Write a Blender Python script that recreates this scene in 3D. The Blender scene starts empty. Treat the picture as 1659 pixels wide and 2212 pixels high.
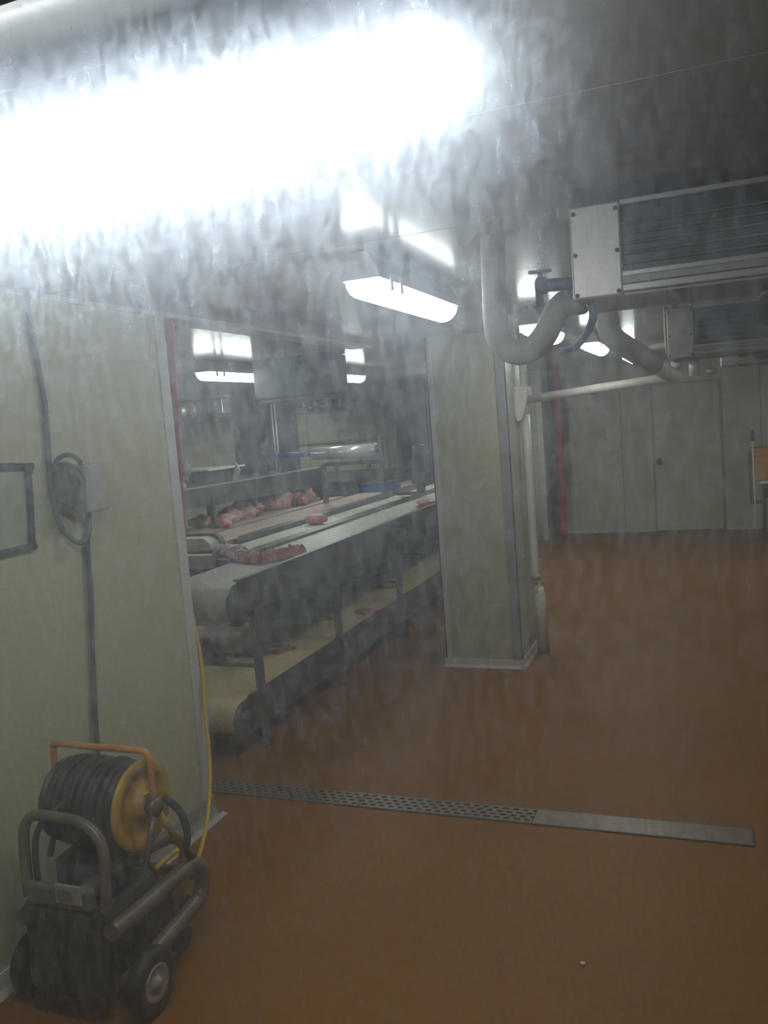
import bpy, bmesh, math, random
from mathutils import Vector, Matrix, noise
C = bpy.context.scene.collection
R = math.radians
# ---------------------------------------------------------------- camera
H = 1.8
FPX, PITCH, ROLL, TH = 1820.3, R(6.0), R(4.454), R(21.315)
f0 = Vector((0, math.cos(PITCH), -math.sin(PITCH))); u0 = Vector((0, math.sin(PITCH), math.cos(PITCH))); r0 = Vector((1, 0, 0))
rr = math.cos(ROLL)*r0 - math.sin(ROLL)*u0; uu = math.sin(ROLL)*r0 + math.cos(ROLL)*u0
RZ = Matrix.Rotation(TH, 3, 'Z'); rr, uu, ff = RZ @ rr, RZ @ uu, RZ @ f0
cam = bpy.data.cameras.new('camera'); camo = bpy.data.objects.new('camera', cam); C.objects.link(camo)
m = Matrix((rr, uu, -ff)).transposed().to_4x4(); m.translation = Vector((0, 0, H)); camo.matrix_world = m
cam.sensor_fit = 'VERTICAL'; cam.sensor_height = 36; cam.lens = 36*FPX/2212; cam.clip_start = .02
bpy.context.scene.camera = camo
# ---------------------------------------------------------------- world, exposure
w = bpy.data.worlds.new('world'); bpy.context.scene.world = w; w.use_nodes = True
w.node_tree.nodes['Background'].inputs[0].default_value = (.5, .55, .6, 1); w.node_tree.nodes['Background'].inputs[1].default_value = .02
vs = bpy.context.scene.view_settings
bpy.context.scene.display_settings.display_device = 'sRGB'
vs.view_transform = 'Standard'; vs.look = 'None'; vs.gamma = 1; vs.use_curve_mapping = False; vs.exposure = -0.15
LAMP = 21.0           # radiance of the lamp diffusers
# ---------------------------------------------------------------- materials
def mat(name, col, rough=.5, metal=0, var=.0, vs_=8, bump=0, bs=60, spec=.5, col2=None, stretch=(1, 1, 1), coat=0):
    M = bpy.data.materials.new(name); M.use_nodes = True; n = M.node_tree.nodes; l = M.node_tree.links
    b = n['Principled BSDF']; b.inputs['Roughness'].default_value = rough; b.inputs['Metallic'].default_value = metal
    b.inputs['Specular IOR Level'].default_value = spec; b.inputs['Coat Weight'].default_value = coat
    b.inputs['Base Color'].default_value = (*col, 1)
    tc = n.new('ShaderNodeTexCoord'); mp = n.new('ShaderNodeMapping'); mp.inputs['Scale'].default_value = stretch
    l.new(tc.outputs['Object'], mp.inputs[0])
    if var or col2:
        nz = n.new('ShaderNodeTexNoise'); nz.inputs['Scale'].default_value = vs_; nz.inputs['Detail'].default_value = 5
        l.new(mp.outputs[0], nz.inputs[0])
        cr = n.new('ShaderNodeValToRGB'); l.new(nz.outputs[0], cr.inputs[0])
        c2 = col2 or tuple(c*(1-var) for c in col); c1 = col if col2 else tuple(min(1, c*(1+var)) for c in col)
        cr.color_ramp.elements[0].position = .35; cr.color_ramp.elements[1].position = .65
        cr.color_ramp.elements[0].color = (*c2, 1); cr.color_ramp.elements[1].color = (*c1, 1)
        l.new(cr.outputs[0], b.inputs['Base Color'])
    if bump:
        nb = n.new('ShaderNodeTexNoise'); nb.inputs['Scale'].default_value = bs; nb.inputs['Detail'].default_value = 4
        l.new(mp.outputs[0], nb.inputs[0]); bp = n.new('ShaderNodeBump'); bp.inputs['Strength'].default_value = bump; bp.inputs['Distance'].default_value = .01
        l.new(nb.outputs[0], bp.inputs['Height']); l.new(bp.outputs[0], b.inputs['Normal'])
    return M
WALL = mat('wall_panel_paint', (.43, .415, .275), .42, var=.04, vs_=1.5, bump=.04, bs=25)
CEIL = mat('ceiling_panel_paint', (.34, .34, .33), .20, spec=.22, var=.05, vs_=1.2, bump=.015, bs=6)
FLOOR = mat('floor_epoxy', (.235, .090, .004), .5, spec=.3, var=.10, vs_=1.2, bump=.10, bs=160, col2=(.20, .078, .004))
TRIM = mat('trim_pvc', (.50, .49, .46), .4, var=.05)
TRIMD = mat('trim_dark_grey', (.26, .25, .23), .45, var=.08)  # darker grey for trims and small fittings
STEEL = mat('brushed_steel', (.15, .16, .14), .42, metal=.7, var=.18, vs_=6, stretch=(1, .15, 1), bump=.04)
STEELD = mat('dark_steel', (.09, .10, .09), .5, metal=.5, var=.2)
STEELL = mat('light_sheet_metal', (.40, .375, .355), .38, metal=.35, var=.08)
GRATE = mat('grate_steel', (.24, .21, .17), .42, metal=.5, var=.1, vs_=14)
BELTW = mat('white_belt', (.55, .54, .44), .45, var=.05, vs_=5)
BELTT = mat('tan_belt', (.74, .60, .27), .5, var=.12, vs_=3, col2=(.66, .50, .24))
BELTP = mat('stained_belt', (.45, .36, .28), .5, var=.12, vs_=4, col2=(.42, .27, .2))
BLACK = mat('black_rubber', (.02, .021, .02), .6, var=.2)
DARKP = mat('dark_paint_and_shade', (.035, .045, .035), .5, var=.3, vs_=12)  # machine paint, also colours the shade sheet below the upper belt
RED = mat('red_paint', (.42, .03, .035), .45, var=.1)
PVC = mat('white_pipe', (.66, .62, .54), .4, var=.04)
FOAM = mat('pipe_insulation', (.36, .35, .31), .6, var=.08, vs_=10)
YEL = mat('yellow_paint', (.46, .32, .015), .45, var=.18, vs_=14, col2=(.36, .17, .015))
YHOSE = mat('yellow_hose', (.62, .40, .01), .4)
ORG = mat('orange_paint', (.50, .20, .05), .45, var=.15)
BROWN = mat('worn_cart_frame', (.15, .12, .09), .42, metal=.3, var=.2, vs_=14)
BLUE = mat('blue_plastic', (.02, .08, .30), .4, var=.05)
NAVY = mat('motor_blue_grey', (.04, .06, .09), .5, var=.2)
TEAL = mat('valve_blue_grey', (.045, .09, .12), .5, var=.15)
FILM = mat('clear_film_roll', (.60, .58, .58), .22, metal=.35, var=.08, vs_=3, stretch=(12, 1, 1))
MEAT = mat('raw_meat', (.27, .055, .05), .38, vs_=26, col2=(.46, .21, .18), bump=.6, bs=50)
MEATO = mat('orange_pink_meat', (.46, .13, .085), .40, vs_=26, col2=(.58, .32, .25), bump=.6, bs=50)
MEATL = mat('pale_fatty_meat', (.55, .40, .32), .42, vs_=20, col2=(.50, .24, .19), bump=.3, bs=50)
BAG = mat('pale_plastic_bag', (.45, .45, .44), .35, var=.15, vs_=14, bump=.3, bs=30)
BAGG = mat('grey_bag', (.20, .21, .22), .45, var=.2, vs_=12, bump=.3)
GAUGE = mat('gauge_plate', (.30, .28, .23), .5, var=.1)
ORBOX = mat('orange_crate_plastic', (.55, .24, .05), .5, var=.08)
PAPER = mat('white_paper', (.6, .6, .56), .6)
COIL = mat('coil_fins', (.05, .052, .055), .5, metal=.3, var=.2, vs_=30, stretch=(1, 1, 8))
HATCH = mat('hatch_panel', (.34, .35, .25), .4, var=.08)
BOXG = mat('switch_box_grey', (.36, .33, .31), .5, var=.04)
BOXD = mat('switch_box_side', (.13, .14, .12), .5, var=.2, vs_=20)
CABLE = mat('grey_black_cable', (.10, .11, .11), .5, var=.1)
LAMPM = bpy.data.materials.new('lamp_diffuser'); LAMPM.use_nodes = True
_n = LAMPM.node_tree.nodes; _b = _n['Principled BSDF']; _b.inputs['Base Color'].default_value = (.8, .8, .8, 1)
_b.inputs['Emission Color'].default_value = (.92, .98, 1, 1); _b.inputs['Emission Strength'].default_value = LAMP
def pane_material():
    M = bpy.data.materials.new('dirty_window_pane'); M.use_nodes = True; n = M.node_tree.nodes; l = M.node_tree.links
    n.remove(n['Principled BSDF']); out = n['Material Output']
    tc = n.new('ShaderNodeTexCoord')
    def nz(sc, st, det=3, dist=0, rough=.5):
        mp = n.new('ShaderNodeMapping'); mp.inputs['Scale'].default_value = st; l.new(tc.outputs['Object'], mp.inputs[0])
        t = n.new('ShaderNodeTexNoise'); t.inputs['Scale'].default_value = sc; t.inputs['Detail'].default_value = det
        t.inputs['Distortion'].default_value = dist; t.inputs['Roughness'].default_value = rough
        l.new(mp.outputs[0], t.inputs[0]); return t.outputs[0]
    def ramp(v, a, b, o0=0, o1=1):
        r = n.new('ShaderNodeMapRange'); r.inputs['From Min'].default_value = a; r.inputs['From Max'].default_value = b
        r.inputs['To Min'].default_value = o0; r.inputs['To Max'].default_value = o1; l.new(v, r.inputs[0]); return r.outputs[0]
    def op(o, a, b):
        q = n.new('ShaderNodeMath'); q.operation = o
        for i, v in enumerate((a, b)):
            if isinstance(v, (int, float)): q.inputs[i].default_value = v
            else: l.new(v, q.inputs[i])
        return q.outputs[0]
    film = ramp(nz(3.0, (1, 1, 1), 4), .3, .7, .46, .74)                 # broad uneven film
    streak = ramp(nz(58, (1.3, 1, .55), 5, .6, .6), .40, .68, 0, .62)     # short runs and smears
    wipe = ramp(nz(60, (.22, 1, 2.2), 2, 2.0), .45, .65, 0, .16)          # faint wiping marks across
    spots = ramp(nz(95, (1, 1, .3), 3, .6), .60, .80, 0, .75)                # specks
    d = op('MINIMUM', op('ADD', op('ADD', film, streak), op('ADD', wipe, spots)), 2.4)
    dirt = op('MULTIPLY', d, DIRT)
    halo = op('MULTIPLY', d, HALO)
    tr = n.new('ShaderNodeBsdfTransparent'); tr.inputs[0].default_value = (.97, .98, .96, 1)
    tl = n.new('ShaderNodeBsdfTranslucent'); tl.inputs[0].default_value = (.74, .79, .90, 1)
    geo = n.new('ShaderNodeNewGeometry')      # dust scatters forward about the ray itself, so the lobes are centred on it
    def lobe(rough, ior):
        q = n.new('ShaderNodeBsdfRefraction'); q.inputs['Roughness'].default_value = rough; q.inputs['IOR'].default_value = ior
        q.inputs[0].default_value = (.83, .89, 1, 1); l.new(geo.outputs['Incoming'], q.inputs['Normal']); return q.outputs[0]
    rf = n.new('ShaderNodeMixShader'); rf.inputs[0].default_value = .68; l.new(lobe(.55, 1.4), rf.inputs[1]); l.new(lobe(1.0, 1.75), rf.inputs[2])
    m1 = n.new('ShaderNodeMixShader'); l.new(dirt, m1.inputs[0]); l.new(tr.outputs[0], m1.inputs[1]); l.new(tl.outputs[0], m1.inputs[2])
    m2 = n.new('ShaderNodeMixShader'); l.new(halo, m2.inputs[0]); l.new(m1.outputs[0], m2.inputs[1]); l.new(rf.outputs[0], m2.inputs[2])
    l.new(m2.outputs[0], out.inputs[0]); return M
DIRT, HALO = .035, .175          # per face: both faces of the pane are dirty
PANE = pane_material()
# ---------------------------------------------------------------- helpers
class MB:
    def __init__(s): s.bm = bmesh.new()
    def box(s, x0, x1, y0, y1, z0, z1, bev=0):
        r = bmesh.ops.create_cube(s.bm, size=1)
        bmesh.ops.scale(s.bm, vec=(x1-x0, y1-y0, z1-z0), verts=r['verts'])
        bmesh.ops.translate(s.bm, vec=((x0+x1)/2, (y0+y1)/2, (z0+z1)/2), verts=r['verts'])
        if bev:
            e = list({e for v in r['verts'] for e in v.link_edges})
            bmesh.ops.bevel(s.bm, geom=e, offset=bev, segments=2, affect='EDGES', profile=.5)
        return s
    def tube(s, pts, r, n=12, cap=True, smooth=3):
        P = [Vector(p) for p in pts]
        rad = r if isinstance(r, (list, tuple)) else [r]*len(P)
        if smooth and len(P) > 2:
            Q = []; RQ = []
            for i in range(len(P)-1):
                a, b, c, d = P[max(i-1, 0)], P[i], P[i+1], P[min(i+2, len(P)-1)]
                for k in range(smooth):
                    t = k/smooth
                    Q.append(.5*((2*b)+(-a+c)*t+(2*a-5*b+4*c-d)*t*t+(-a+3*b-3*c+d)*t**3)); RQ.append(rad[i]*(1-t)+rad[i+1]*t)
            Q.append(P[-1]); RQ.append(rad[-1]); P, rad = Q, RQ
        rings = []; up = None
        for i, p in enumerate(P):
            t = (P[min(i+1, len(P)-1)]-P[max(i-1, 0)]).normalized()
            if up is None: up = t.orthogonal().normalized()
            up = (up - t*up.dot(t)).normalized(); sd = t.cross(up)
            rings.append([s.bm.verts.new(p + rad[i]*(math.cos(2*math.pi*k/n)*up + math.sin(2*math.pi*k/n)*sd)) for k in range(n)])
        for a, b in zip(rings, rings[1:]):
            for k in range(n):
                f = s.bm.faces.new((a[k], a[(k+1) % n], b[(k+1) % n], b[k])); f.smooth = True
        if cap: s.bm.faces.new(rings[0][::-1]); s.bm.faces.new(rings[-1])
        return s
    def cyl(s, a, b, r, n=20): return s.tube([a, b], r, n, smooth=0)
    def lathe(s, prof, axis='X', at=(0, 0, 0), n=28):
        rings = []
        for (h, r) in prof:
            ring = []
            for k in range(n):
                c, q = r*math.cos(2*math.pi*k/n), r*math.sin(2*math.pi*k/n)
                v = {'X': (h, c, q), 'Y': (c, h, q), 'Z': (c, q, h)}[axis]
                ring.append(s.bm.verts.new(Vector(v)+Vector(at)))
            rings.append(ring)
        for a, b in zip(rings, rings[1:]):
            for k in range(n):
                f = s.bm.faces.new((a[k], a[(k+1) % n], b[(k+1) % n], b[k])); f.smooth = True
        if prof[0][1] > 1e-4: s.bm.faces.new(rings[0][::-1])
        if prof[-1][1] > 1e-4: s.bm.faces.new(rings[-1])
        return s
    def prism(s, pts, axis, a, b):
        def mk(h): return [s.bm.verts.new({'X': (h, p[0], p[1]), 'Y': (p[0], h, p[1]), 'Z': (p[0], p[1], h)}[axis]) for p in pts]
        A, B = mk(a), mk(b); n = len(pts)
        s.bm.faces.new(A[::-1]); s.bm.faces.new(B)
        for k in range(n): s.bm.faces.new((A[k], A[(k+1) % n], B[(k+1) % n], B[k]))
        return s
    def blob(s, c, sc, seed=0, amp=.25, fr=2.2, sub=3, rot=0):
        r = bmesh.ops.create_icosphere(s.bm, subdivisions=sub, radius=1)
        Rm = Matrix.Rotation(rot, 3, 'Z')
        for v in r['verts']:
            k = 1 + amp*noise.noise(v.co*fr+Vector((seed*7.3, seed*1.7, 0))) + amp*.4*noise.noise(v.co*fr*3+Vector((seed, 0, seed)))
            q = v.co*k; q = Vector((q.x*sc[0], q.y*sc[1], q.z*sc[2])); v.co = Rm @ q + Vector(c)
        for f in {f for v in r['verts'] for f in v.link_faces}: f.smooth = True
        return s
    def build(s, name, material, parent=None, kind=None):
        bmesh.ops.recalc_face_normals(s.bm, faces=s.bm.faces)
        me = bpy.data.meshes.new(name); s.bm.to_mesh(me); s.bm.free(); me.materials.append(material)
        o = bpy.data.objects.new(name, me); C.objects.link(o)
        if parent:
            o.parent = parent
            if not parent.parent: o.matrix_parent_inverse = Matrix.Translation(-parent.location)
        if kind: o['kind'] = kind
        return o
def thing(name, label, cat, loc, group=None):
    o = bpy.data.objects.new(name, None); C.objects.link(o); o.location = loc; o.empty_display_size = .1
    o['label'] = label; o['category'] = cat
    if group: o['group'] = group
    return o
def tag(o, label, cat, group=None):
    o['label'] = label; o['category'] = cat
    if group: o['group'] = group
    return o
def box(*a, bev=0): return MB().box(*a, bev=bev)
def S(b, name, material, parent=None): return b.build(name, material, parent, 'structure')
def dup(root, off, label, group=None, skip=()):
    r = root.copy(); C.objects.link(r); r.location = root.location + Vector(off); r['label'] = label
    if group: r['group'] = group
    def rec(a, b):
        for ch in list(a.children):
            c = ch.copy(); C.objects.link(c); c.parent = b; rec(ch, c)
    rec(root, r); return r
CZ = 2.37
XL, XR, YN, YF = -9.6, 3.4, .90, 12.27
# ---------------------------------------------------------------- structure
S(box(XL-.2, XR+.2, -1.2, YF+.2, -.1, 0), 'floor', FLOOR)
ce = S(box(XL-.2, XR+.2, -1.2, YF+.2, CZ+.012, CZ+.1), 'ceiling', CEIL)
y = 2.54-.9*4
k = 0
while y < YF:
    y1 = min(y+.9, YF)
    S(box(XL, XR, max(y, -1.1)+.003, y1-.003, CZ, CZ+.011), 'panel', CEIL, ce)
    y += .9
wf = S(box(XL-.1, XR+.1, YF+.015, YF+.12, 0, CZ), 'wall_far', WALL)
edges = [XL, -8.7, -7.8, -6.9, -6.0, -5.1, -4.25, -3.4, -2.4, -1.985, -1.135, -.722]
for a, b in zip(edges, edges[1:]): S(box(a+.004, b-.004, YF, YF+.014, 0, CZ, bev=.002), 'panel', WALL, wf)
for a, b in ((.18, .66), (.66, 1.56), (1.56, 2.46), (2.46, 3.36)): S(box(a+.004, b-.004, YF, YF+.014, 0, CZ, bev=.002), 'panel', WALL, wf)
S(box(-.722, .18, YF, YF+.014, 2.05, CZ), 'panel', WALL, wf)
dr = S(box(-.70, .158, YF-.006, YF+.012, .012, 2.025, bev=.003), 'door_1', WALL)
S(MB().box(-.722, -.704, YF-.012, YF+.01, 0, 2.05).box(.162, .18, YF-.012, YF+.01, 0, 2.05).box(-.704, .162, YF-.012, YF+.01, 2.03, 2.05), 'door_frame', TRIMD, dr)
S(MB().lathe([(0, .026), (-.008, .026), (-.012, .012), (-.035, .012), (-.045, .026), (-.06, .028), (-.07, .018), (-.072, .0001)], 'Y', (-.645, YF-.006, 1.0), 16).box(-.672, -.618, YF-.012, YF-.005, .93, .985), 'door_knob', STEELD, dr)
S(MB().box(-2.4, -1.15, YF-.012, YF, 0, .05).box(-1.15, -.722, YF-.012, YF, 0, .012), 'baseboard_far', TRIM)
S(box(.19, 3.3, YF-.012, YF, 0, .05), 'baseboard_far', TRIM)
S(box(XL-.1, XL, -1, YF, 0, CZ), 'wall_back_left', WALL)
S(box(XR, XR+.1, -1, YF, 0, CZ), 'wall_right', WALL)
# left wall with its end at the opening
S(box(-2.395, -2.275, YN+.05, 3.264, 0, CZ, bev=.003), 'wall_left', WALL)
S(MB().box(-2.283, -2.268, 3.205, 3.272, .0, CZ).box(-2.40, -2.27, 3.262, 3.272, 0, CZ), 'trim_1', TRIM)
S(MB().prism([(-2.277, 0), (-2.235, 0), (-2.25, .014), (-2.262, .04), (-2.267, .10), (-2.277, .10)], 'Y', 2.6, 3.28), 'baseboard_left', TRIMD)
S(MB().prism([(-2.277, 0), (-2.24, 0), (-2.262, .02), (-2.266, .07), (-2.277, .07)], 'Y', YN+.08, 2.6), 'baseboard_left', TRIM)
S(box(-2.275, -2.262, YN+.05, 3.27, CZ-.02, CZ), 'trim_2', TRIM)
S(box(-2.40, -2.25, 3.272, 5.75, CZ-.022, CZ-.001), 'trim_3', TRIM)
# far end of the wall between the two rooms
S(box(-2.40, -2.12, 11.72, YF-.001, 0, CZ-.001), 'wall_divider', WALL)
S(MB().box(-2.405, -2.35, 11.70, 11.72, 0, CZ-.002).box(-2.20, -2.11, 11.70, 11.72, 0, CZ-.002).box(-2.12, -2.108, 11.7, 11.80, 0, CZ-.002).box(-2.31, -2.28, 11.705, 11.72, 0, CZ-.002), 'trim_4', TRIM)
# column
col = S(box(-1.832, -1.283, 5.753, 6.335, 0, CZ-.001, bev=.002), 'column', WALL)
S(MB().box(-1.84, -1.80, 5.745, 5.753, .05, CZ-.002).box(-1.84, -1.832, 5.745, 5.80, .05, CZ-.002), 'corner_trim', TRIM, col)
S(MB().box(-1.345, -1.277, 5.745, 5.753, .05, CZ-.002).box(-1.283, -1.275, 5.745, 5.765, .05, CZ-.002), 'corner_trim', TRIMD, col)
S(MB().box(-1.283, -1.276, 6.30, 6.342, .05, CZ-.002), 'corner_trim', TRIM, col)
S(MB().prism([(5.752, .0), (5.72, 0), (5.735, .02), (5.743, .06), (5.752, .06)], 'X', -1.85, -1.265).prism([(-1.284, 0), (-1.255, 0), (-1.268, .02), (-1.275, .06), (-1.284, .06)], 'Y', 5.72, 6.35), 'base_trim', TRIM, col)
# near wall that holds the viewing window
S(MB().box(-2.5, -1.45, YN-.04, YN+.05, 0, CZ-.001).box(.75, XR, YN-.04, YN+.05, 0, CZ-.001).box(-1.45, .75, YN-.04, YN+.05, 0, .55), 'wall_near', WALL)
wn = S(box(-1.435, .735, YN, YN+.004, .565, 2.364), 'window_1', PANE)
CLEAR = bpy.data.materials.new('clear_plastic'); CLEAR.use_nodes = True; _n = CLEAR.node_tree.nodes; _n.remove(_n['Principled BSDF'])
_t = _n.new('ShaderNodeBsdfTransparent'); _t.inputs[0].default_value = (.97, .98, .96, 1); CLEAR.node_tree.links.new(_t.outputs[0], _n['Material Output'].inputs[0])
wn.data.materials.append(CLEAR)
for p in wn.data.polygons: p.material_index = 0 if abs(p.normal.y) > .5 else 1
S(MB().box(-1.45, -1.42, YN-.03, YN+.05, .55, 2.368).box(.72, .75, YN-.03, YN+.05, .55, 2.368).box(-1.42, .72, YN-.03, YN+.05, .55, .58).box(-1.42, .72, YN-.006, YN+.01, 2.360, 2.368), 'window_frame', TRIM, wn)
# hatch in the left wall
wi = S(box(-2.276, -2.268, 1.86, 2.335, 1.465, 1.735, bev=.002), 'window_2', HATCH)
S(MB().tube([(-2.262, 1.85, 1.46), (-2.262, 2.30, 1.46), (-2.262, 2.328, 1.485), (-2.262, 2.348, 1.715), (-2.262, 2.33, 1.745), (-2.262, 1.85, 1.755), (-2.262, 1.835, 1.60), (-2.262, 1.85, 1.455)], .013, 8, smooth=3), 'window_gasket', BLACK, wi)
S(MB().prism([(-2.24, 0), (-2.212, 0), (-2.214, .005), (-2.238, .010)], 'Y', 2.6, 3.30), 'trim_7', TRIM)
# ---------------------------------------------------------------- lamps
def lamp(x, y, z, L, axis, label, group='waterproof ceiling lamps', wd=.070, power=1.0):
    lm = LAMPM
    if power != 1: lm = LAMPM.copy(); lm.node_tree.nodes['Principled BSDF'].inputs['Emission Strength'].default_value = LAMP*power
    t = thing('ceiling_lamp', label, 'lamp', (x, y, z), group)
    def T(o):
        if axis == 'X': o.data.transform(Matrix.Translation((x, y, 0)) @ Matrix.Rotation(R(90), 4, 'Z') @ Matrix.Translation((-x, -y, 0)))
    h = L/2
    T(MB().prism([(x-wd, z-.0), (x-wd*.9, z+.03), (x-wd*.45, CZ-.001), (x+wd*.45, CZ-.001), (x+wd*.9, z+.03), (x+wd, z)], 'Y', y-h, y+h).build('housing', STEELL, t))
    a = [(x+wd*.93*math.cos(math.pi*k/10), z-.001-.062*math.sin(math.pi*k/10)) for k in range(11)]
    b = MB(); rings = []
    for yy, s in ((y-h+.004, .55), (y-h+.03, 1), (y+h-.03, 1), (y+h-.004, .55)):
        rings.append([b.bm.verts.new((x+(p[0]-x)*s**.4, yy, z-.001+(p[1]-z+.001)*s)) for p in a])
    for r1, r2 in zip(rings, rings[1:]):
        for k in range(10): f = b.bm.faces.new((r1[k], r1[k+1], r2[k+1], r2[k])); f.smooth = True
        b.bm.faces.new((r1[10], r1[0], r2[0], r2[10]))
    b.bm.faces.new(rings[0]); b.bm.faces.new(rings[-1][::-1])
    T(b.build('diffuser', lm, t))
    for yy in ((y-h+.10), (y-h+.20)):
        for sx in (-1, 1): T(box(x+sx*wd*.98-.010, x+sx*wd*.98+.010, yy-.012, yy+.012, z-.034, z+.02, bev=.002).build('clip', STEELL, t))
    return t
lamp(-.86, 1.15, 2.285, 1.15, 'X', 'big glaring ceiling lamp right behind the glass, set crosswise', wd=.078, power=1.65)
lamp(-1.06, 3.15, 2.28, .98, 'Y', 'bright ceiling lamp hanging in front of the column')
lamp(-.90, 5.16, 2.28, .84, 'Y', 'ceiling lamp seen behind the loop of the grey drain trap')
lamp(-.81, 6.98, 2.28, .84, 'Y', 'ceiling lamp between the grey trap and the hanging coolers')
lamp(-.70, 9.2, 2.28, .84, 'Y', 'farthest small ceiling lamp, beyond the hanging coolers', power=1.4)
lamp(-3.49, 5.86, 2.28, .84, 'Y', 'left lamp seen through the opening above the conveyors')
lamp(-3.22, 7.48, 2.28, .84, 'Y', 'short looking lamp right of the hanging duct box, over the conveyors')
lamp(-7.9, 8.0, 2.28, .84, 'Y', 'added fill lamp deep in the conveyor room, hidden behind the left wall', power=2.0)  # unseen fill lamp, added to brighten the deep end of this room
lamp(-8.4, 10.6, 2.28, .84, 'Y', 'farthest added fill lamp of the conveyor room, hidden behind the left wall', power=2.0)  # another unseen addition, lights the far wall
lamp(-5.4, 4.6, 2.28, .84, 'Y', 'added fill lamp over the near left of the conveyor room, hidden behind the left wall', power=2.4)  # added out of sight, sends light in under the belts
lamp(-4.25, 8.8, 2.28, .84, 'Y', 'added fill lamp of the conveyor room hidden behind the dark square box', power=2.0)  # added behind the box for its light only
lamp(-6.25, 10.9, 2.28, .60, 'Y', 'added fill lamp of the conveyor room hidden behind the grey pillar', power=2.0)  # unseen extra lamp, added for the dim far wall
lamp(-2.75, 9.7, 2.28, .84, 'Y', 'added fill lamp of the conveyor room hidden behind the column', power=2.0)  # not visible, added to brighten the back of the room
lamp(1.5, 4.6, 2.28, .84, 'Y', 'added fill lamp on the right side of the room, outside the view')  # unseen, added to light the right of the floor
lamp(1.6, 9.3, 2.28, .84, 'Y', 'added fill lamp in the far right of the room, above the orange crate, outside the view', power=1.3)  # unseen, added to light the orange crate and far wall
# ---------------------------------------------------------------- coolers
def cooler(x0, x1, y0, y1, z0, z1, label, fans=2):
    t = thing('air_cooler', label, 'cooler', (x0, y0, z0))
    ew = .135
    box(x0, x0+ew, y0, y1, z0, z1, bev=.006).build('end_cover', STEELL, t)
    for zz in (z0+.012, z0+.12, z1-.02):
        for xx in (x0+.012, x0+ew-.012): MB().lathe([(0, .006), (-.004, .006), (-.005, .0001)], 'Y', (xx, y0, zz), 8).build('screw', BLACK, t)
    box(x0+ew+.002, x1, y0+.02, y1-.02, z0+.065, z1-.015).build('coil', COIL, t)
    for i in range(5):
        zz = z0+.085+i*(z1-z0-.12)/5
        MB().cyl((x0+ew+.002, y0+.014, zz), (x1, y0+.014, zz), .005, 6).build('coil_tube', STEELD, t)
    box(x0+ew, x1, y0-.004, y0+.03, z1-.014, z1, bev=.002).build('top_rail', STEELL, t)
    box(x0+ew, x1, y0-.006, y0+.03, z0+.048, z0+.062, bev=.002).build('upper_rail', STEELL, t)
    box(x0+ew, x1, y0-.002, y0+.02, z0+.030, z0+.048).build('rail_recess', TRIMD, t)
    box(x0+ew, x1, y0-.010, y0+.03, z0+.008, z0+.026, bev=.002).build('lower_rail', STEELL, t)
    box(x0+ew+.001, x1, y0+.01, y1-.01, z0-.0, z0+.02).build('drip_pan', TRIMD, t)
    for i in range(fans):
        xx = x0+ew+(i+.6)*(x1-x0-ew)/fans
        f = MB().lathe([(0, .11), (-.03, .12), (-.032, .11), (-.004, .10)], 'Z', (xx, (y0+y1)/2, z0), 24).build('fan_guard', STEELD, t)
        g = MB()
        for r_ in (.04, .07, .1): g.tube([(xx+r_*math.cos(k*.5236), (y0+y1)/2+r_*math.sin(k*.5236), z0-.03) for k in range(13)], .002, 4, smooth=0)
        g.lathe([(-.012, .028), (-.03, .028)], 'Z', (xx, (y0+y1)/2, z0), 12).build('fan_hub', BLACK, f)
    for xx in (x0+.05, x1-.1):
        MB().cyl((xx, (y0+y1)/2, z1), (xx, (y0+y1)/2, CZ), .008, 8).build('hanger_rod', STEEL, t)
    return t
cooler(-.335, 1.35, 2.42, 2.82, 2.095, 2.345, 'large near hanging air cooler with pale end cover, top right')
cooler(-.19, 1.35, 4.95, 5.45, 2.03, 2.30, 'second hanging air cooler, farther back beneath the big one')
cooler(.12, 1.6, 7.6, 8.0, 2.05, 2.30, 'farthest hanging air cooler at the right, dark underside visible')
t = thing('air_cooler', 'long dark hanging cooler over the conveyors, with curved pipes at its right', 'cooler', (-5.9, 11.0, 2.12))
box(-6.05, -4.3, 11.0, 11.4, 2.13, CZ-.002, bev=.01).build('casing', STEELD, t)
for a in (-5.35, -5.15, -4.95): MB().tube([(a, 11.0, 2.2), (a, 10.93, 2.18), (a+.02, 10.92, 2.09), (a+.09, 10.92, 2.06), (a+.15, 10.92, 2.10), (a+.16, 10.93, 2.2), (a+.16, 11.0, 2.22)], .025, 8).build('pipe_bend', STEEL, t)
t = thing('air_cooler', 'grey hanging cooler on the far left, next to the red strip', 'cooler', (-8.5, 11.0, 2.1))
box(-8.6, -6.75, 11.0, 11.4, 2.12, CZ-.002, bev=.02).build('casing', STEEL, t)
MB().lathe([(0, .12), (-.08, .11), (-.1, .03), (-.1, .0001)], 'Y', (-7.3, 11.0, 2.22)).build('fan_guard', STEELL, t)
t = thing('duct_box', 'dark square box hanging from the ceiling between the two conveyor lamps', 'duct', (-2.9, 5.95, 2.0))
box(-3.36, -2.68, 5.98, 6.30, 2.06, CZ-.002, bev=.01).build('casing', DARKP, t)
box(-3.33, -2.71, 6.0, 6.28, 2.03, 2.06, bev=.008).build('lower_lip', STEELD, t)
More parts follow.
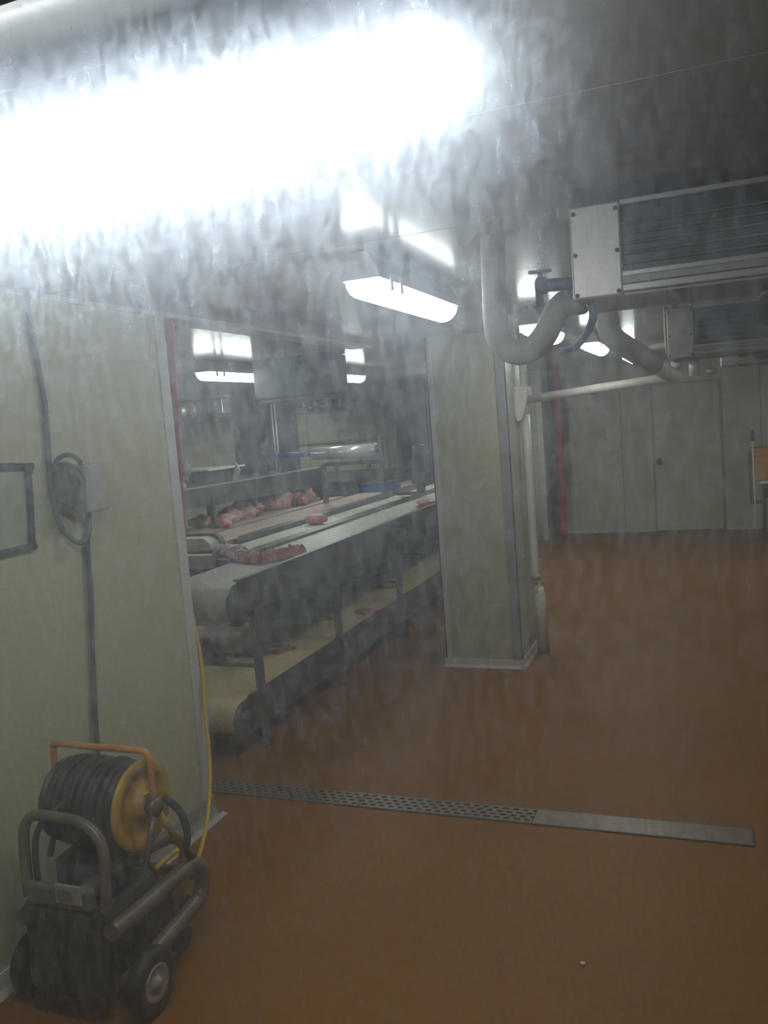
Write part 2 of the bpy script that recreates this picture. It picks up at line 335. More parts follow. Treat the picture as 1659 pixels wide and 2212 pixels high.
# drain trap of the near cooler
t = thing('drain_trap', 'thick grey insulated drain pipe with U bend beside the near cooler', 'pipe', (-.6, 2.75, 2.0))
MB().tube([(-.625, 2.75, CZ), (-.63, 2.75, 2.22), (-.632, 2.75, 2.10), (-.62, 2.75, 2.035), (-.575, 2.75, 1.995), (-.52, 2.75, 2.0), (-.475, 2.75, 2.04), (-.44, 2.75, 2.10), (-.40, 2.75, 2.135), (-.33, 2.75, 2.14)], .040, 20, smooth=5).build('insulated_pipe', FOAM, t)
MB().lathe([(0, .044), (.02, .047), (.05, .047), (.06, .042)], 'X', (-.40, 2.75, 2.137)).build('coupling', FOAM, t)
t = thing('shutoff_valve', 'dark blue-grey valve and pipe at the left end of the near cooler', 'valve', (-.4, 2.55, 2.15))
MB().cyl((-.336, 2.55, 2.16), (-.425, 2.55, 2.165), .019).lathe([(-.425, .019), (-.43, .026), (-.455, .026), (-.46, .017)], 'X', (0, 2.55, 2.165)).build('valve_body', TEAL, t)
MB().cyl((-.445, 2.55, 2.18), (-.445, 2.55, 2.205), .007).box(-.478, -.412, 2.54, 2.56, 2.203, 2.212, bev=.002).build('handle', TEAL, t)
MB().cyl((-.45, 2.55, 2.16), (-.45, 2.55, 2.105), .012).build('stub', BLACK, t)
tag(MB().tube([(-.30, 2.50, 2.095), (-.292, 2.50, 2.06), (-.31, 2.52, 2.02), (-.35, 2.56, 1.985), (-.40, 2.6, 1.975)], .012, 10).build('flexible_hose', TEAL), 'thin dark hose curving down below the near cooler', 'hose')
# further drain pipes
t = thing('drain_pipe', 'long thin white drain pipe running from the column to the coolers', 'pipe', (-1.2, 5.85, 1.9))
MB().cyl((-1.20, 6.10, 1.89), (-.19, 5.55, 1.945), .030).build('long_run', PVC, t)
MB().tube([(-.19, 5.55, 1.945), (-.165, 5.53, 1.95), (-.16, 5.50, 1.98), (-.165, 5.44, 2.03)], .031).build('elbow', PVC, t)
t = thing('drain_pipe', 'fat insulated pipe slanting down to the right end of the white pipe', 'pipe', (-.35, 4.3, 2.0))
MB().tube([(-.44, 4.15, CZ), (-.42, 4.18, 2.16), (-.40, 4.2, 2.115), (-.36, 4.3, 2.08), (-.25, 4.5, 1.995)], .052, 16).build('insulated_pipe', FOAM, t)
MB().cyl((-.25, 4.5, 1.995), (-.165, 5.0, 1.93), .042).build('lower_pipe', PVC, t)
MB().cyl((-.256, 4.49, 2.0), (-.247, 4.52, 1.992), .055).build('joint_ring', TRIMD, t)
t = thing('vertical_pipe', 'short pale vertical pipe left of the second cooler', 'pipe', (-.30, 4.6, 2.1))
MB().cyl((-.305, 4.6, CZ-.001), (-.305, 4.6, 2.10), .032).build('pipe', PVC, t)
MB().lathe([(0, .038), (.03, .038)], 'Z', (-.305, 4.6, 2.08)).build('coupling', PVC, t)
t = thing('copper_lines', 'pair of thin refrigerant lines at the left end of the second cooler', 'pipe', (-.2, 5.0, 2.05))
for d in (0, .05): MB().tube([(-.2+d, 5.1, CZ-.002), (-.2+d, 5.1, 2.15), (-.19+d, 5.1, 2.06), (-.15+d, 5.1, 2.02), (-.10, 5.1, 2.04+d)], .012, 8).build('line', BROWN, t)
t = thing('drain_pipe', 'small white pipe with bright end under the second cooler', 'pipe', (-.05, 5.2, 1.95))
MB().cyl((-.06, 5.2, 2.03), (-.06, 5.2, 1.93), .03).build('pipe', PVC, t)
MB().blob((.03, 5.2, 1.95), (.035, .03, .02), 3, .1).build('end_cap', PAPER, t)
# column downpipe
t = thing('downpipe', 'white downpipe with boot running down the right side of the column', 'pipe', (-1.235, 6.15, 0))
MB().tube([(-1.235, 6.15, CZ-.002), (-1.235, 6.15, 1.93)], .028, 16, smooth=0).build('upper_pipe', PVC, t)
MB().tube([(-1.235, 6.15, 1.78), (-1.235, 6.15, .62), (-1.235, 6.15, .57), (-1.228, 6.155, .52), (-1.222, 6.16, .47)], .030, 16, smooth=3).build('pipe', PVC, t)
MB().tube([(-1.215, 6.165, .50), (-1.213, 6.165, .46), (-1.21, 6.165, .44), (-1.21, 6.165, .03)], [.033, .036, .042, .042], 16, smooth=0).build('lower_sleeve', PVC, t)
MB().tube([(-1.235, 6.15, .60), (-1.235, 6.15, .56)], .038, 16, smooth=0).build('joint_ring', FOAM, t)
MB().tube([(-1.21, 6.165, .0), (-1.21, 6.165, .045)], .046, 16, smooth=0).build('sealant', STEELD, t)
MB().prism([(-1.282, 1.985), (-1.192, 1.98), (-1.193, 1.92), (-1.202, 1.86), (-1.218, 1.80), (-1.240, 1.755), (-1.260, 1.738), (-1.272, 1.745), (-1.282, 1.78)], 'Y', 6.02, 6.21).build('boot', PVC, t)
# ---------------------------------------------------------------- red strips
tag(MB().prism([(-2.36, CZ-.001), (-2.302, CZ-.001), (-2.362, 1.3), (-2.39, 1.3)], 'Y', 3.395, 3.41).build('red_strip', RED), 'red strip hanging at the end of the left wall', 'strip')
tag(box(-2.03, -1.925, 12.06, 12.16, 0, CZ-.001, bev=.01).build('red_post', RED), 'tall red post by the far wall, right of the column', 'post')
# ---------------------------------------------------------------- left wall fittings
t = thing('switch_box', 'grey switch box on the left wall with the black cable looped round', 'switch', (-2.2, 2.58, 1.63))
box(-2.275, -2.14, 2.50, 2.62, 1.555, 1.735, bev=.008).build('casing', BOXG, t)
MB().lathe([(-.02, .085), (0, .09), (.0, .0001)], 'Y', (-2.235, 2.50, 1.66)).build('cover', BOXD, t)
MB().box(-2.262, -2.15, 2.475, 2.50, 1.56, 1.66, bev=.008).build('plug_socket', BOXD, t)
t = thing('power_cable', 'dark cable dropping down the left wall and looping under the switch box', 'cable', (-2.25, 2.45, 1.5))
MB().tube([(-2.262, 2.44, CZ-.002), (-2.262, 2.46, 2.1), (-2.262, 2.47, 1.95), (-2.262, 2.452, 1.66), (-2.255, 2.468, 1.52), (-2.22, 2.49, 1.455), (-2.19, 2.51, 1.445), (-2.18, 2.53, 1.48), (-2.19, 2.55, 1.553)], .010, 8, smooth=5).build('upper_run', CABLE, t)
MB().tube([(-2.25, 2.62, 1.553), (-2.262, 2.615, 1.46), (-2.262, 2.59, 1.2), (-2.262, 2.56, .9), (-2.262, 2.535, .64), (-2.25, 2.52, .3), (-2.20, 2.45, .1)], .009, 8, smooth=4).build('lower_run', CABLE, t)
MB().tube([(-2.262, 2.605, 1.46), (-2.248, 2.585, 1.20), (-2.262, 2.55, .9), (-2.25, 2.52, .64), (-2.235, 2.50, .3)], .006, 8, smooth=4).build('lower_run', CABLE, t)
MB().tube([(-2.19, 2.485, 1.58), (-2.255, 2.47, 1.62), (-2.262, 2.46, 1.70), (-2.23, 2.475, 1.765), (-2.18, 2.49, 1.77), (-2.15, 2.497, 1.74)], .009, 8, smooth=4).build('cable_loop', CABLE, t)
# ---------------------------------------------------------------- drain channel
dg = thing('floor_drain', 'long narrow steel drain channel across the brown floor', 'drain', (-1.2, 3.57, 0))
MB().box(-2.47, .12, 3.49, 3.498, 0, .004).box(-2.47, .12, 3.632, 3.64, 0, .004).box(.112, .12, 3.498, 3.632, 0, .004).build('edge_frame', STEELD, dg)
def grate(x0, x1, holes):
    if not holes: return box(x0, x1, 3.498, 3.632, 0, .0045).build('cover_plate', GRATE, dg)
    b = MB(); nr = 4; cols = int((x1-x0)/.045); pw = (x1-x0)/cols
    box(x0, x1, 3.499, 3.631, 0, .001).build('channel_bottom', BLACK, dg)
    for r in range(nr+1):
        yy = 3.498+r*(.134-.014)/nr; b.box(x0, x1, yy, yy+.014, .0015, .0045)
    for r in range(nr):
        y0 = 3.498+r*.03+.014; y1 = y0+.016; off = pw/2 if r % 2 else 0
        for c in range(cols+1):
            xx = x0+c*pw+off; b.box(max(xx-pw*.22, x0), min(xx+pw*.22, x1), y0, y1, .0015, .0045) if xx-pw*.22 < x1-.002 else None
    return b.build('grate', GRATE, dg)
grate(-2.47, -1.62, True); grate(-1.615, -.785, True); grate(-.78, .112, False)
tag(MB().blob((-.44, 2.59, .004), (.009, .009, .005), 4, .2, sub=2).build('water_drop', PAPER), 'tiny white speck lying on the empty floor at lower right', 'speck')
# ---------------------------------------------------------------- conveyors
def belt(x0, x1, y0, y1, zt, r, material, parent, name='belt', n=28):
    """belt loop: flat top, rounded noses at both ends, flat return run"""
    p = []
    for k in range(n+1):
        a = math.pi/2+math.pi*k/n; p.append((y0+r+r*math.cos(a), zt-r+r*math.sin(a)))
    for k in range(n+1):
        a = -math.pi/2+math.pi*k/n; p.append((y1-r+r*math.cos(a), zt-r+r*math.sin(a)))
    b = MB().prism(p, 'X', x0, x1)
    return b.build(name, material, parent)
t = thing('belt_conveyor', 'nearest long steel conveyor with white upper belt and tan lower belt', 'conveyor', (-2.7, 4, 0))
belt(-2.96, -2.475, 3.88, 11.2, .965, .105, BELTW, t, 'upper_belt')
MB().lathe([(0, .118), (.02, .118), (.022, .10), (.03, .09), (.032, .0001)], 'X', (-2.474, 3.99, .86)).build('pulley_cap', STEELD, t)
MB().prism([(3.97, 1.0), (11.2, 1.0), (11.2, .80), (4.04, .80), (3.97, .88)], 'X', -2.455, -2.44).build('side_rail', STEEL, t)
box(-2.475, -2.435, 3.97, 11.2, .995, 1.005, bev=.002).build('rail_lip', STEEL, t)
box(-2.90, -2.455, 4.3, 11.1, .715, .752).build('belly_pan', STEELD, t)
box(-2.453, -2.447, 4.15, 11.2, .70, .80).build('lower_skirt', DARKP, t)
MB().prism([(4.75, .985), (11.2, .985), (11.2, .88), (4.75, .88)], 'X', -3.075, -2.965).build('divider_rail', STEEL, t)
belt(-3.62, -2.475, 3.88, 11.2, .325, .105, BELTT, t, 'lower_belt')
MB().prism([(3.98, .345), (11.2, .345), (11.2, .135), (3.98, .135), (3.90, .2), (3.90, .3)], 'X', -2.455, -2.44).build('side_rail', STEEL, t)
MB().lathe([(0, .10), (.012, .10), (.02, .08), (.04, .05), (.05, .05), (.05, .0001)], 'X', (-2.474, 3.94, .22)).build('pulley_cap', STEELD, t)
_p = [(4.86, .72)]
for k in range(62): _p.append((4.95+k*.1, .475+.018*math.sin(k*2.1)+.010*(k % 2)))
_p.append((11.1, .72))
MB().prism(_p[::-1], 'X', -2.922, -2.914).build('shade_skirt', DARKP, t)  # dark ragged sheet added to stand in for shade under the upper belt
for yy in (4.13, 5.25, 6.52, 7.9, 9.3, 10.7):
    lg = MB().box(-2.475, -2.435, yy-.02, yy+.02, .34, .81).box(-2.473, -2.437, yy-.02, yy+.02, 0.0, .14).build('leg', STEEL, t)
    MB().lathe([(0, .035), (.012, .035), (.02, .012)], 'Z', (-2.455, yy, 0), 10).build('foot', BLACK, lg)
    MB().cyl((-3.30, yy, .475), (-2.455, yy, .47), .012, 8).build('cross_bar', STEELD, t)
    MB().box(-3.66, -3.63, yy-.02, yy+.02, 0, .86).build('rear_leg', STEELD, t)
# narrow second conveyor
t = thing('belt_conveyor', 'narrow white belt conveyor behind the nearest one, with rounded nose', 'conveyor', (-3.2, 5.0, 0))
belt(-3.33, -3.08, 5.03, 11.2, .975, .03, BELTW, t, 'belt')
MB().prism([(5.62, .99), (5.7, 1.015), (11.2, 1.015), (11.2, .85), (5.62, .85)], 'X', -3.45, -3.34).build('side_rail', STEEL, t)
def nose(x0, x1, z0, z1, y0, y1, g, material, name, parent):
    r = min(.085, z1-z0); p = [(x0, z0), (x1+g, z0)]
    for k in range(9):
        a = math.pi/2*k/8; p.append((x1+g-r+r*math.cos(a), z1+g-r+r*math.sin(a)))
    p.append((x0, z1+g)); return MB().prism(p, 'Y', y0, y1).build(name, material, parent)
nose(-4.3, -3.06, .895, .985, 4.93, 5.02, 0, BELTW, 'nose_block', t)
nose(-3.6, -3.06, .895, .985, 5.02, 5.07, .018, STEELD, 'nose_shade', t)  # dark rim standing in for the shaded side of the nose block
box(-4.3, -3.42, 4.95, 5.25, .68, .892, bev=.02).build('drive_box', STEELD, t)
belt(-3.5, -2.945, 4.72, 4.95, .50, .085, BELTW, t, 'lower_belt')
box(-3.6, -3.15, 4.55, 4.72, .28, .46, bev=.02).build('motor', DARKP, t)
MB().lathe([(0, .05), (.25, .05), (.26, .03)], 'X', (-3.35, 4.60, .36)).build('motor_can', DARKP, t)
for yy in (5.35, 7.2, 9.0): box(-3.40, -3.36, yy, yy+.04, .335, .86).build('leg', STEELD, t)
# wide third conveyor
t = thing('belt_conveyor', 'wide stained belt conveyor in the middle, carrying pink meat juice', 'conveyor', (-3.9, 5.5, 0))
belt(-3.86, -3.46, 5.35, 11.2, 1.0, .03, BELTP, t, 'belt')
belt(-4.5, -3.90, 5.9, 11.2, .975, .07, BELTP, t, 'rear_belt')
box(-3.90, -3.87, 5.5, 11.2, .90, 1.005, bev=.003).build('divider', STEEL, t)
nose(-3.86, -3.41, .965, 1.065, 5.22, 5.34, 0, BELTW, 'nose_block', t)
nose(-3.75, -3.41, .965, 1.065, 5.34, 5.39, .018, STEELD, 'nose_shade', t)  # dark rim again, shade put into colour behind this nose
box(-4.5, -3.87, 5.3, 5.6, .99, 1.03, bev=.01).build('end_shelf', BELTW, t)
box(-4.45, -3.6, 5.45, 11.1, .78, .83).build('belly_pan', STEELD, t)
for yy in (5.7, 7.5, 9.5): box(-4.3, -4.26, yy, yy+.04, 0, .72).build('leg', STEELD, t)
# raised steel chute
t = thing('raised_conveyor', 'raised steel conveyor on posts over the meat belts, left of the film roll', 'conveyor', (-4.5, 6, 0))
MB().prism([(5.7, 1.365), (8.95, 1.345), (8.95, 1.13), (5.7, 1.20)], 'X', -4.22, -4.20).build('side_panel', STEEL, t)
MB().prism([(5.7, 1.375), (8.95, 1.355), (8.95, 1.34), (5.7, 1.36)], 'X', -4.235, -4.185).build('top_lip', STEELL, t)
MB().prism([(5.7, 1.30), (8.95, 1.29), (8.95, 1.24), (5.7, 1.25)], 'X', -4.78, -4.23).build('trough', STEELD, t)
MB().prism([(5.7, 1.365), (8.95, 1.345), (8.95, 1.13), (5.7, 1.20)], 'X', -4.80, -4.78).build('side_panel', STEEL, t)
for yy in (6.54, 7.31, 8.14, 8.87): box(-4.235, -4.195, yy-.02, yy+.02, .978, 1.30 if yy < 8.5 else 1.36).build('post', STEEL, t)
for yy in (6.0, 8.5): box(-4.80, -4.76, yy, yy+.04, .0, 1.16).build('rear_post', STEELD, t)
box(-4.6, -4.30, 5.72, 5.95, .98, 1.16, bev=.01).build('gearbox', STEELD, t)
# far table conveyor
t = thing('far_conveyor', 'far steel conveyor table behind the film roll with dark frame', 'conveyor', (-4.5, 9.2, 0))
box(-5.2, -3.9, 9.1, 11.1, 1.14, 1.17, bev=.004).build('table_top', STEEL, t)
MB().prism([(9.1, 1.19), (11.25, 1.17), (11.25, 1.05), (9.1, 1.08)], 'X', -3.90, -3.88).build('side_rail', STEEL, t)
box(-5.2, -3.92, 9.15, 11.0, .99, 1.12).build('frame', STEELD, t)
for yy in (9.2, 10.1, 11.0): box(-3.92, -3.88, yy, yy+.04, .99, 1.10).build('bracket', STEEL, t)
box(-5.1, -4.6, 9.2, 10.9, .0, .99).build('cabinet', DARKP, t)
# upright conveyor gear motor
t = thing('gear_motor', 'upright blue-grey gear motor beside the column, above the white belt', 'motor', (-2.95, 8.7, 1.0))
MB().lathe([(0, .04), (.02, .075), (.10, .085), (.24, .08), (.26, .07), (.32, .07), (.33, .05), (.33, .0001)], 'Z', (-2.93, 8.7, 1.21), 16).build('motor_can', NAVY, t)
box(-3.02, -2.85, 8.62, 8.78, 1.12, 1.25, bev=.012).build('gearbox', NAVY, t)
box(-2.98, -2.90, 8.66, 8.74, 1.015, 1.13, bev=.004).build('bracket', STEELD, t)
box(-3.2, -2.965, 8.64, 8.76, 1.0, 1.03).build('mount', STEELD, t)
t = thing('white_tub', 'white plastic tub under the gear motor next to the column', 'tub', (-2.75, 8.9, .97))
MB().prism([(-2.83, 1.11), (-2.61, 1.11), (-2.63, .966), (-2.81, .966)], 'Y', 9.0, 9.35).build('body', PAPER, t)
box(-2.84, -2.60, 8.99, 9.36, 1.105, 1.12, bev=.004).build('rim', PAPER, t)
# film wrapper
t = thing('film_wrapper', 'roll of clear silvery film with blue core tube on a stand', 'roll', (-3.5, 8, 1.1))
MB().lathe([(-3.87, .045), (-3.87, .062), (-3.15, .072), (-3.15, .045)], 'X', (0, 8, 1.535), 24).build('film', FILM, t)
MB().cyl((-4.53, 8, 1.545), (-3.86, 8, 1.538), .026).build('core_tube', BLUE, t)
MB().cyl((-3.16, 8, 1.535), (-3.08, 8, 1.535), .02).build('core_end', STEEL, t)
box(-3.12, -3.08, 7.97, 8.03, 1.03, 1.68, bev=.004).build('post', STEEL, t)
box(-4.26, -4.18, 7.96, 8.04, 1.41, 1.55, bev=.004).build('cradle', STEELD, t)
box(-4.24, -4.20, 7.98, 8.02, 1.352, 1.42).build('cradle_post', STEELD, t)
box(-3.76, -3.10, 7.97, 8.01, 1.40, 1.44, bev=.003).build('crossbar', STEELD, t)
for xx in (-3.62, -3.26): box(xx, xx+.03, 7.97, 8.02, 1.32, 1.40).build('hook', STEELD, t)
box(-3.78, -3.74, 7.97, 8.03, 1.01, 1.42).build('post', STEEL, t)
box(-4.5, -4.45, 7.95, 8.05, 1.33, 1.68, bev=.004).build('post', STEEL, t)
# pillars of the conveyor room
t = S(box(-5.70, -5.35, 9.5, 10.0, 0, CZ-.001), 'column', STEEL)
S(box(-5.35, -5.03, 9.52, 10.0, 0, CZ-.001), 'side_cover', STEELD, t)
for d in (0, .045): S(MB().cyl((-5.12+d, 9.50, .9), (-5.12+d, 9.50, CZ-.002), .012, 8), 'conduit', STEELL, t)
t = S(box(-4.15, -3.95, 11.35, 11.8, 0, CZ-.001), 'column', STEELD)
S(box(-3.93, -3.67, 11.3, 11.8, 0, CZ-.001, bev=.004), 'side_cover', STEEL, t)
S(box(-3.66, -3.56, 11.3, 11.36, 0, CZ-.001, bev=.004), 'corner_trim', STEEL, t)
S(MB().box(-4.66, -4.64, YF-.01, YF, 0, 2.1).box(-4.64, -3.7, YF-.01, YF, 2.09, 2.1), 'door_2', TRIMD)
S(box(-6.5, -4.7, YF-.05, YF, 1.55, 1.59, bev=.004), 'trim_5', TRIMD)
S(box(-9.4, -6.5, YF-.08, YF, 2.03, 2.07, bev=.004), 'trim_6', TRIMD)
S(box(-6.4, -4.7, YF-.08, YF, 2.05, 2.09, bev=.004), 'trim_6', TRIMD)
# tables and bags beyond
t = thing('work_table', 'white work table at the far left behind the raised conveyor', 'table', (-5.9, 8.2, 0))
box(-6.9, -5.1, 7.9, 8.7, 1.425, 1.445, bev=.004).build('table_top', PAPER, t)
box(-6.85, -5.15, 7.95, 8.65, 1.25, 1.42).build('frame', STEELD, t)
for xx in (-6.8, -5.2): box(xx, xx+.05, 7.95, 8.0, 0, 1.25).build('leg', STEEL, t)
tag(MB().blob((-4.83, 7.05, 1.49), (.075, .07, .085), 2, .2).blob((-4.84, 7.05, 1.42), (.05, .05, .05), 1, .2).build('grey_bag', BAGG), 'round grey knotted bag above the raised conveyor', 'bag')
tag(MB().blob((-4.62, 6.5, 1.37), (.10, .20, .08), 5, .3).build('plastic_bag', BAG), 'pale plastic bag lying in the raised conveyor, below the grey bag', 'bag')
tag(MB().blob((-4.50, 5.98, 1.37), (.10, .12, .09), 8, .25).build('plastic_bag', BAG), 'white rounded bag in the raised conveyor by the red strip', 'bag')
tag(MB().prism([(-4.54, 1.30), (-4.50, 1.30), (-4.43, 1.44), (-4.47, 1.52)], 'Y', 7.44, 7.46).build('paper_sheet', PAPER), 'torn white sheet sticking up from the raised conveyor', 'paper')
tag(MB().box(-4.70, -4.60, 6.3, 6.36, 1.30, 1.52, bev=.006).build('clamp_block', STEELD), 'dark upright block between the bags on the raised conveyor', 'block')
t = thing('blue_crate', 'blue plastic crate under the far conveyor behind the film stand', 'crate', (-3.6, 9.3, .9))
MB().box(-3.86, -3.50, 9.2, 9.6, .985, 1.10, bev=.008).build('body', BLUE, t)
box(-3.87, -3.49, 9.19, 9.61, 1.09, 1.11, bev=.004).build('rim', NAVY, t)
# ---------------------------------------------------------------- meat
def meat(c, sc, seed, label, material=MEAT, amp=.4, rot=0, group=None):
    return tag(MB().blob(c, sc, seed, amp, 2.0, 3, rot).build('meat_piece', material), label, 'meat', group)
def rack(path, wd, th, label):
    """rack of ribs: a drooping ribbon with ribs across"""
    b = MB(); P = [Vector(p) for p in path]; n = 60; rows = []
    for i in range(n+1):
        s = i/n*(len(P)-1); k = min(int(s), len(P)-2); t_ = s-k
        c = P[k].lerp(P[k+1], t_); d = (P[k+1]-P[k]).normalized(); sd = Vector((0, 0, 1)).cross(d).normalized()
        w_ = wd*(.72+.5*noise.noise(Vector((i*.22, 1, 0)))+.2*math.sin(math.pi*i/n)); row = []
        for j in range(9):
            u = j/8*2-1; rib = .013*math.sin(i*math.pi*2/4.0)*(1-u*u)
            row.append((c+sd*u*w_+Vector((0, 0, th*(1-u**4)+rib+.020*noise.noise(Vector((i*.3, j*.6, 3))))), c+sd*u*w_+Vector((0, 0, -.004))))
        rows.append(row)
    V = [[(b.bm.verts.new(a), b.bm.verts.new(q)) for a, q in r] for r in rows]
    for i in range(n):
        for j in range(8):
            for q in (0, 1):
                f = b.bm.faces.new((V[i][j][q], V[i+1][j][q], V[i+1][j+1][q], V[i][j+1][q])); f.smooth = True
        for j in (0, 8): b.bm.faces.new((V[i][j][0], V[i+1][j][0], V[i+1][j][1], V[i][j][1]))
    for i in (0, n):
        for j in range(8): b.bm.faces.new((V[i][j][0], V[i][j+1][0], V[i][j+1][1], V[i][j][1]))
    return tag(b.build('meat_rack', MEAT), label, 'meat')
rack([(-3.18, 4.99, .995), (-3.02, 4.90, 1.005), (-2.86, 4.79, .985), (-2.74, 4.72, .972), (-2.66, 4.72, .968)], .085, .045, 'long dark red rack of ribs draped across the two near belts')
rack([(-2.72, 4.68, .975), (-2.66, 4.86, .975), (-2.60, 5.08, .97)], .065, .05, 'short rack of ribs on the nearest belt, right of the draped one')
meat((-3.19, 6.55, 1.02), (.10, .085, .045), 3, 'single round pink meat slice on the narrow white belt', MEATO, .2)
meat((-2.56, 7.75, .995), (.09, .22, .035), 4, 'red meat lump on the nearest belt beside the column', MEAT, .5)
heap = [(-4.20, 6.75, .06, MEATL), (-4.33, 7.0, .07, MEATL), (-4.38, 6.6, .06, MEATO), (-4.28, 7.25, .06, MEATL), (-4.12, 6.55, .05, MEATO), (-4.36, 7.35, .09, MEATL)]
LB = ['pale meat piece at the front right of the pale heap, left of the second post', 'pale meat piece at the back of the pale heap, under the steel side panel', 'pinker meat piece at the left end of the pale heap, by the first post', 'pale meat piece right of the second post, between both heaps', 'small pink meat piece nearest the belt nose in the pale heap', 'large whitish meat lump touching the orange-red heap']
for i, (x, y, r, mm) in enumerate(heap): meat((x, y, .975+r*.75), (r*1.5, r*2.0, r), 11+i, LB[i], mm, .5, i, 'pale meat heap on the rear belt')
heap = [(-4.35, 7.9, .10, MEATO), (-4.38, 8.25, .13, MEATO), (-4.30, 8.5, .10, MEATO), (-4.36, 8.05, .15, MEATO), (-4.2, 8.3, .06, MEAT), (-4.40, 8.7, .07, MEATO)]
LB = ['orange-red meat lump at the left end of the orange heap', 'tall orange-red meat lump behind the third post', 'orange-red meat lump toward the right end of the orange heap', 'tallest orange-red meat lump in the middle of its heap', 'small dark red meat piece in front of the orange heap', 'small orange-red meat piece at the far right tip of its heap']
for i, (x, y, r, mm) in enumerate(heap): meat((x, y, .975+r*.7), (r*1.1, r*1.5, r), 31+i, LB[i], mm, .5, i, 'orange-red meat heap on the rear belt')
low = [((-3.03, 6.84), 'small dark scrap of meat on the tan lower belt, left of the middle leg'), ((-2.56, 6.03), 'red scrap on the tan lower belt near its steel side rail'), ((-2.78, 4.92), 'brown scrap on the lower belt just right of the first leg'), ((-3.03, 7.52), 'pink scrap on the lower belt between the second and third legs'), ((-2.95, 9.3), 'far scrap of meat on the lower belt beside the column'), ((-2.75, 7.0), 'thin pale meat strip on the lower belt beyond the dark scrap')]
for i, ((x, y), lb) in enumerate(low): meat((x, y, .333), (.07, .11, .016), 51+i, lb, (MEAT, MEATO)[i % 2], .7, i)
meat((-2.86, 4.86, .345), (.10, .07, .05), 71, 'red meat lump between the first leg and the small lower roller', MEAT, .5)
meat((-2.98, 5.1, .52), (.10, .14, .03), 72, 'pink flat meat piece on top of the small lower belt', MEATL, .5)
# ---------------------------------------------------------------- far right corner
t = thing('rack_table', 'steel rack table cut off by the right edge of the photo', 'table', (.6, 11.4, 0))
box(.57, 1.3, 11.3, 11.9, .70, .73, bev=.004).build('table_top', PAPER, t)
for xx in (.60, 1.25): box(xx, xx+.04, 11.32, 11.36, 0, .70).build('leg', STEELD, t)
box(.60, 1.25, 11.33, 11.36, .52, .69).build('apron', STEELD, t)
box(.46, .50, 11.5, 11.55, .45, 1.08).build('upright', STEELD, t); MB().box(.46, .62, 11.5, 11.55, .43, .47).build('side_arm', STEELD, t)
t = thing('orange_crate', 'orange crate standing on the table at the right edge', 'crate', (.8, 11.5, .73))
box(.51, 1.0, 11.38, 11.8, .733, 1.04, bev=.01).build('body', ORBOX, t)
box(.495, 1.015, 11.365, 11.815, 1.035, 1.135, bev=.01).build('rim_band', ORBOX, t)
t = thing('floor_squeegee', 'thin pale pole with blue grip leaning by the orange crate', 'squeegee', (.5, 11.3, 0))
MB().cyl((.515, 11.3, .03), (.505, 11.3, 1.24), .010, 10).build('pole', PVC, t)
MB().cyl((.505, 11.3, 1.24), (.502, 11.3, 1.37), .022, 12).build('grip', BLUE, t)
box(.40, .62, 11.28, 11.32, 0, .05, bev=.006).build('squeegee_head', STEELD, t)
# ---------------------------------------------------------------- pressure washer cart
t = thing('washer_cart', 'dark pressure washer cart with yellow hose reel against the left wall', 'pressure washer', (-1.93, 2.1, 0))
XA, XB = -1.735, -2.08
def rail(x): return [(x, 1.91, .335), (x, 2.10, .325), (x, 2.30, .325), (x, 2.37, .30), (x, 2.39, .25), (x, 2.37, .195), (x, 2.30, .175), (x, 1.95, .14)]
for x in (XA, XB): MB().tube(rail(x), .028, 12, smooth=4).build('side_frame', BROWN, t)
for x in (XA-.10,): MB().tube([(x, 1.90, .44), (x, 2.10, .44), (x, 2.36, .40), (x+.03, 2.40, .36)], .024, 12).build('top_bar', BROWN, t)
MB().cyl((XB, 2.38, .26), (XA, 2.38, .26), .020).build('cross_bar', BROWN, t)
MB().tube([(-1.735, 1.90, .40), (-1.742, 1.92, .50), (-1.760, 1.945, .58), (-1.80, 1.95, .635), (-1.87, 1.95, .66), (-2.0, 1.95, .662), (-2.045, 1.95, .645), (-2.062, 1.94, .60), (-2.05, 1.92, .50), (-2.03, 1.90, .42)], .017, 12, smooth=5).build('push_handle', BROWN, t)
# reel
MB().lathe([(-2.07, .0001), (-2.07, .135), (-2.062, .135), (-2.06, .06), (-1.78, .06)], 'X', (0, 2.15, .625)).build('reel_core', DARKP, t)
for i in range(9):
    x = -2.045+i*.029
    MB().tube([(x+.012*math.sin(k*.5236*.5), 2.15+(.128+.006*math.sin(i*2.3))*math.cos(k*.5236), .625+(.128+.006*math.sin(i*2.3))*math.sin(k*.5236)) for k in range(13)], .0155, 8, smooth=2).build('hose_turn', BLACK, t)
MB().lathe([(-1.775, .145), (-1.765, .15), (-1.758, .145), (-1.757, .11), (-1.768, .105), (-1.768, .05), (-1.75, .045), (-1.735, .04), (-1.735, .0001)], 'X', (0, 2.15, .625), 36).build('reel_disc', YEL, t)
MB().lathe([(-1.735, .028), (-1.70, .028), (-1.70, .0001)], 'X', (0, 2.15, .625), 16).box(-1.735, -1.71, 2.13, 2.17, .60, .67, bev=.004).build('hub', BROWN, t)
MB().tube([(-1.715, 2.15, .64), (-1.715, 2.15, .76), (-1.722, 2.15, .795), (-1.75, 2.15, .81), (-1.92, 2.15, .81), (-2.09, 2.15, .81), (-2.105, 2.15, .79), (-2.11, 2.15, .74), (-2.11, 2.15, .62)], .011, 10, smooth=4).build('reel_handle', ORG, t)
for x, s in ((-1.715, 1), (-2.10, -1)):
    MB().tube([(x, 2.15, .62), (x, 2.07, .45)], .011, 10, smooth=0).build('reel_leg', BROWN, t)
    MB().tube([(x, 2.15, .62), (x, 2.27, .42)], .011, 10, smooth=0).build('reel_leg', YEL, t)
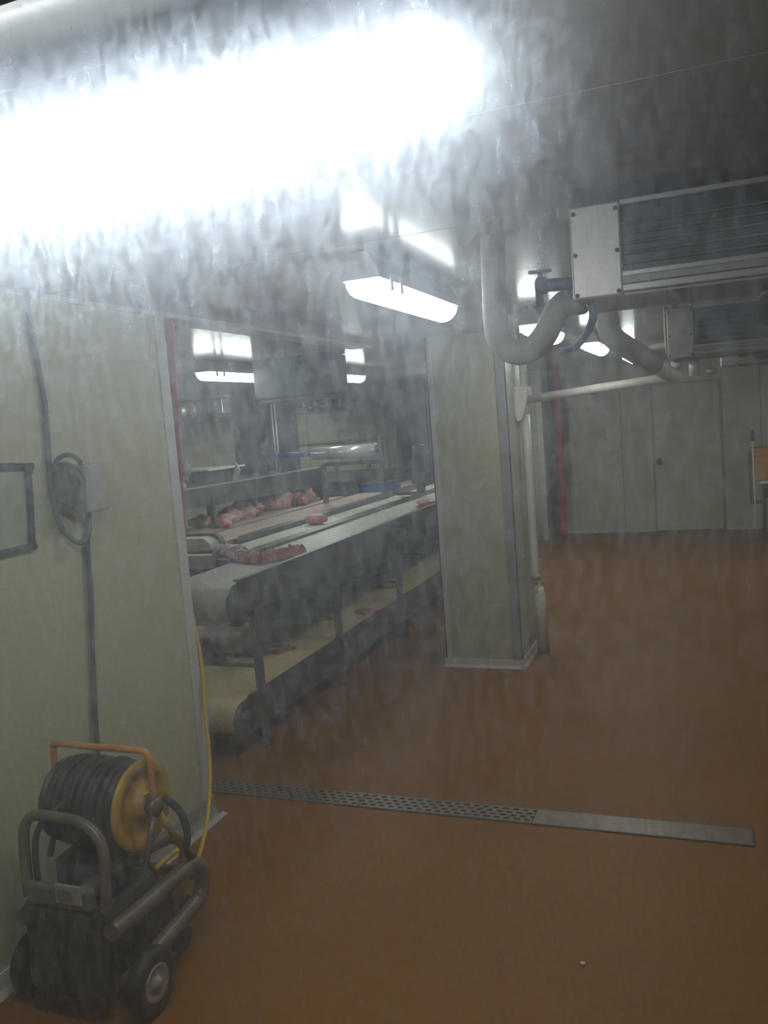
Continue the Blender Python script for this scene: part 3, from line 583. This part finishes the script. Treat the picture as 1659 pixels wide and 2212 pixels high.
MB().tube([(-1.73, 2.22, .62), (-1.70, 2.25, .57), (-1.69, 2.27, .50), (-1.70, 2.28, .44), (-1.72, 2.29, .40), (-1.74, 2.36, .33)], .013, 10).build('pump_hose', BLACK, t)
MB().tube([(-1.96, 2.05, .68), (-2.0, 1.95, .63), (-2.005, 1.92, .55), (-1.995, 1.91, .45), (-1.99, 1.91, .36)], .010, 10).build('feed_hose', BLACK, t)
box(-2.09, -1.79, 1.93, 2.24, .10, .36, bev=.03).build('engine_body', DARKP, t)
MB().lathe([(0, .11), (.02, .12), (.10, .12), (.12, .09), (.12, .0001)], 'Z', (-1.94, 2.10, .36), 20).build('engine_top', DARKP, t)
box(-2.06, -1.78, 1.89, 1.95, .10, .40, bev=.02).build('front_housing', DARKP, t)
box(-2.03, -1.78, 1.885, 1.92, .40, .47, bev=.012).build('gauge_box', BOXD, t)
g = box(-1.905, -1.805, 1.877, 1.886, .425, .488, bev=.004).build('gauge_plate', GAUGE, t); box(-1.89, -1.84, 1.873, 1.878, .44, .475, bev=.002).build('display', BOXD, g)
MB().lathe([(0, .05), (.20, .05), (.21, .035)], 'Y', (-1.85, 2.1, .20), 16).build('pump_head', BLACK, t)
box(-1.86, -1.77, 2.26, 2.36, .10, .20, bev=.01).build('front_caster_bracket', BROWN, t)
MB().lathe([(-.015, .045), (.015, .045)], 'X', (-1.80, 2.32, .046), 14).build('caster', BLACK, t)
MB().lathe([(-.015, .045), (.015, .045)], 'X', (-2.06, 2.32, .046), 14).build('caster', BLACK, t)
for x in (-1.70, -2.155):
    wl = MB().lathe([(-.016, .056), (-.026, .062), (-.03, .09), (-.02, .104), (0, .107), (.02, .104), (.03, .09), (.026, .062), (.016, .056)], 'X', (x, 2.02, .107), 28).build('wheel', BLACK, t)
    MB().lathe([(-.015, .0001), (-.0155, .055), (.024, .060), (.029, .056), (.019, .046), (.021, .022), (.036, .018), (.036, .0001)], 'X', (x, 2.02, .107), 24).build('wheel_rim', STEELL, wl)
MB().cyl((-2.15, 2.02, .107), (-1.70, 2.02, .107), .012, 10).build('axle', STEELD, t)
tag(MB().tube([(-2.30, 3.30, 1.0), (-2.262, 3.285, .75), (-2.245, 3.25, .56), (-2.20, 3.18, .30), (-2.14, 3.04, .13), (-2.07, 2.86, .06), (-2.0, 2.72, .09), (-1.90, 2.5, .22), (-1.82, 2.40, .33), (-1.78, 2.32, .375), (-1.80, 2.22, .36)], .0095, 10, smooth=5).build('yellow_hose', YHOSE), 'bright yellow hose curving from the wall corner down to the cart', 'hose')
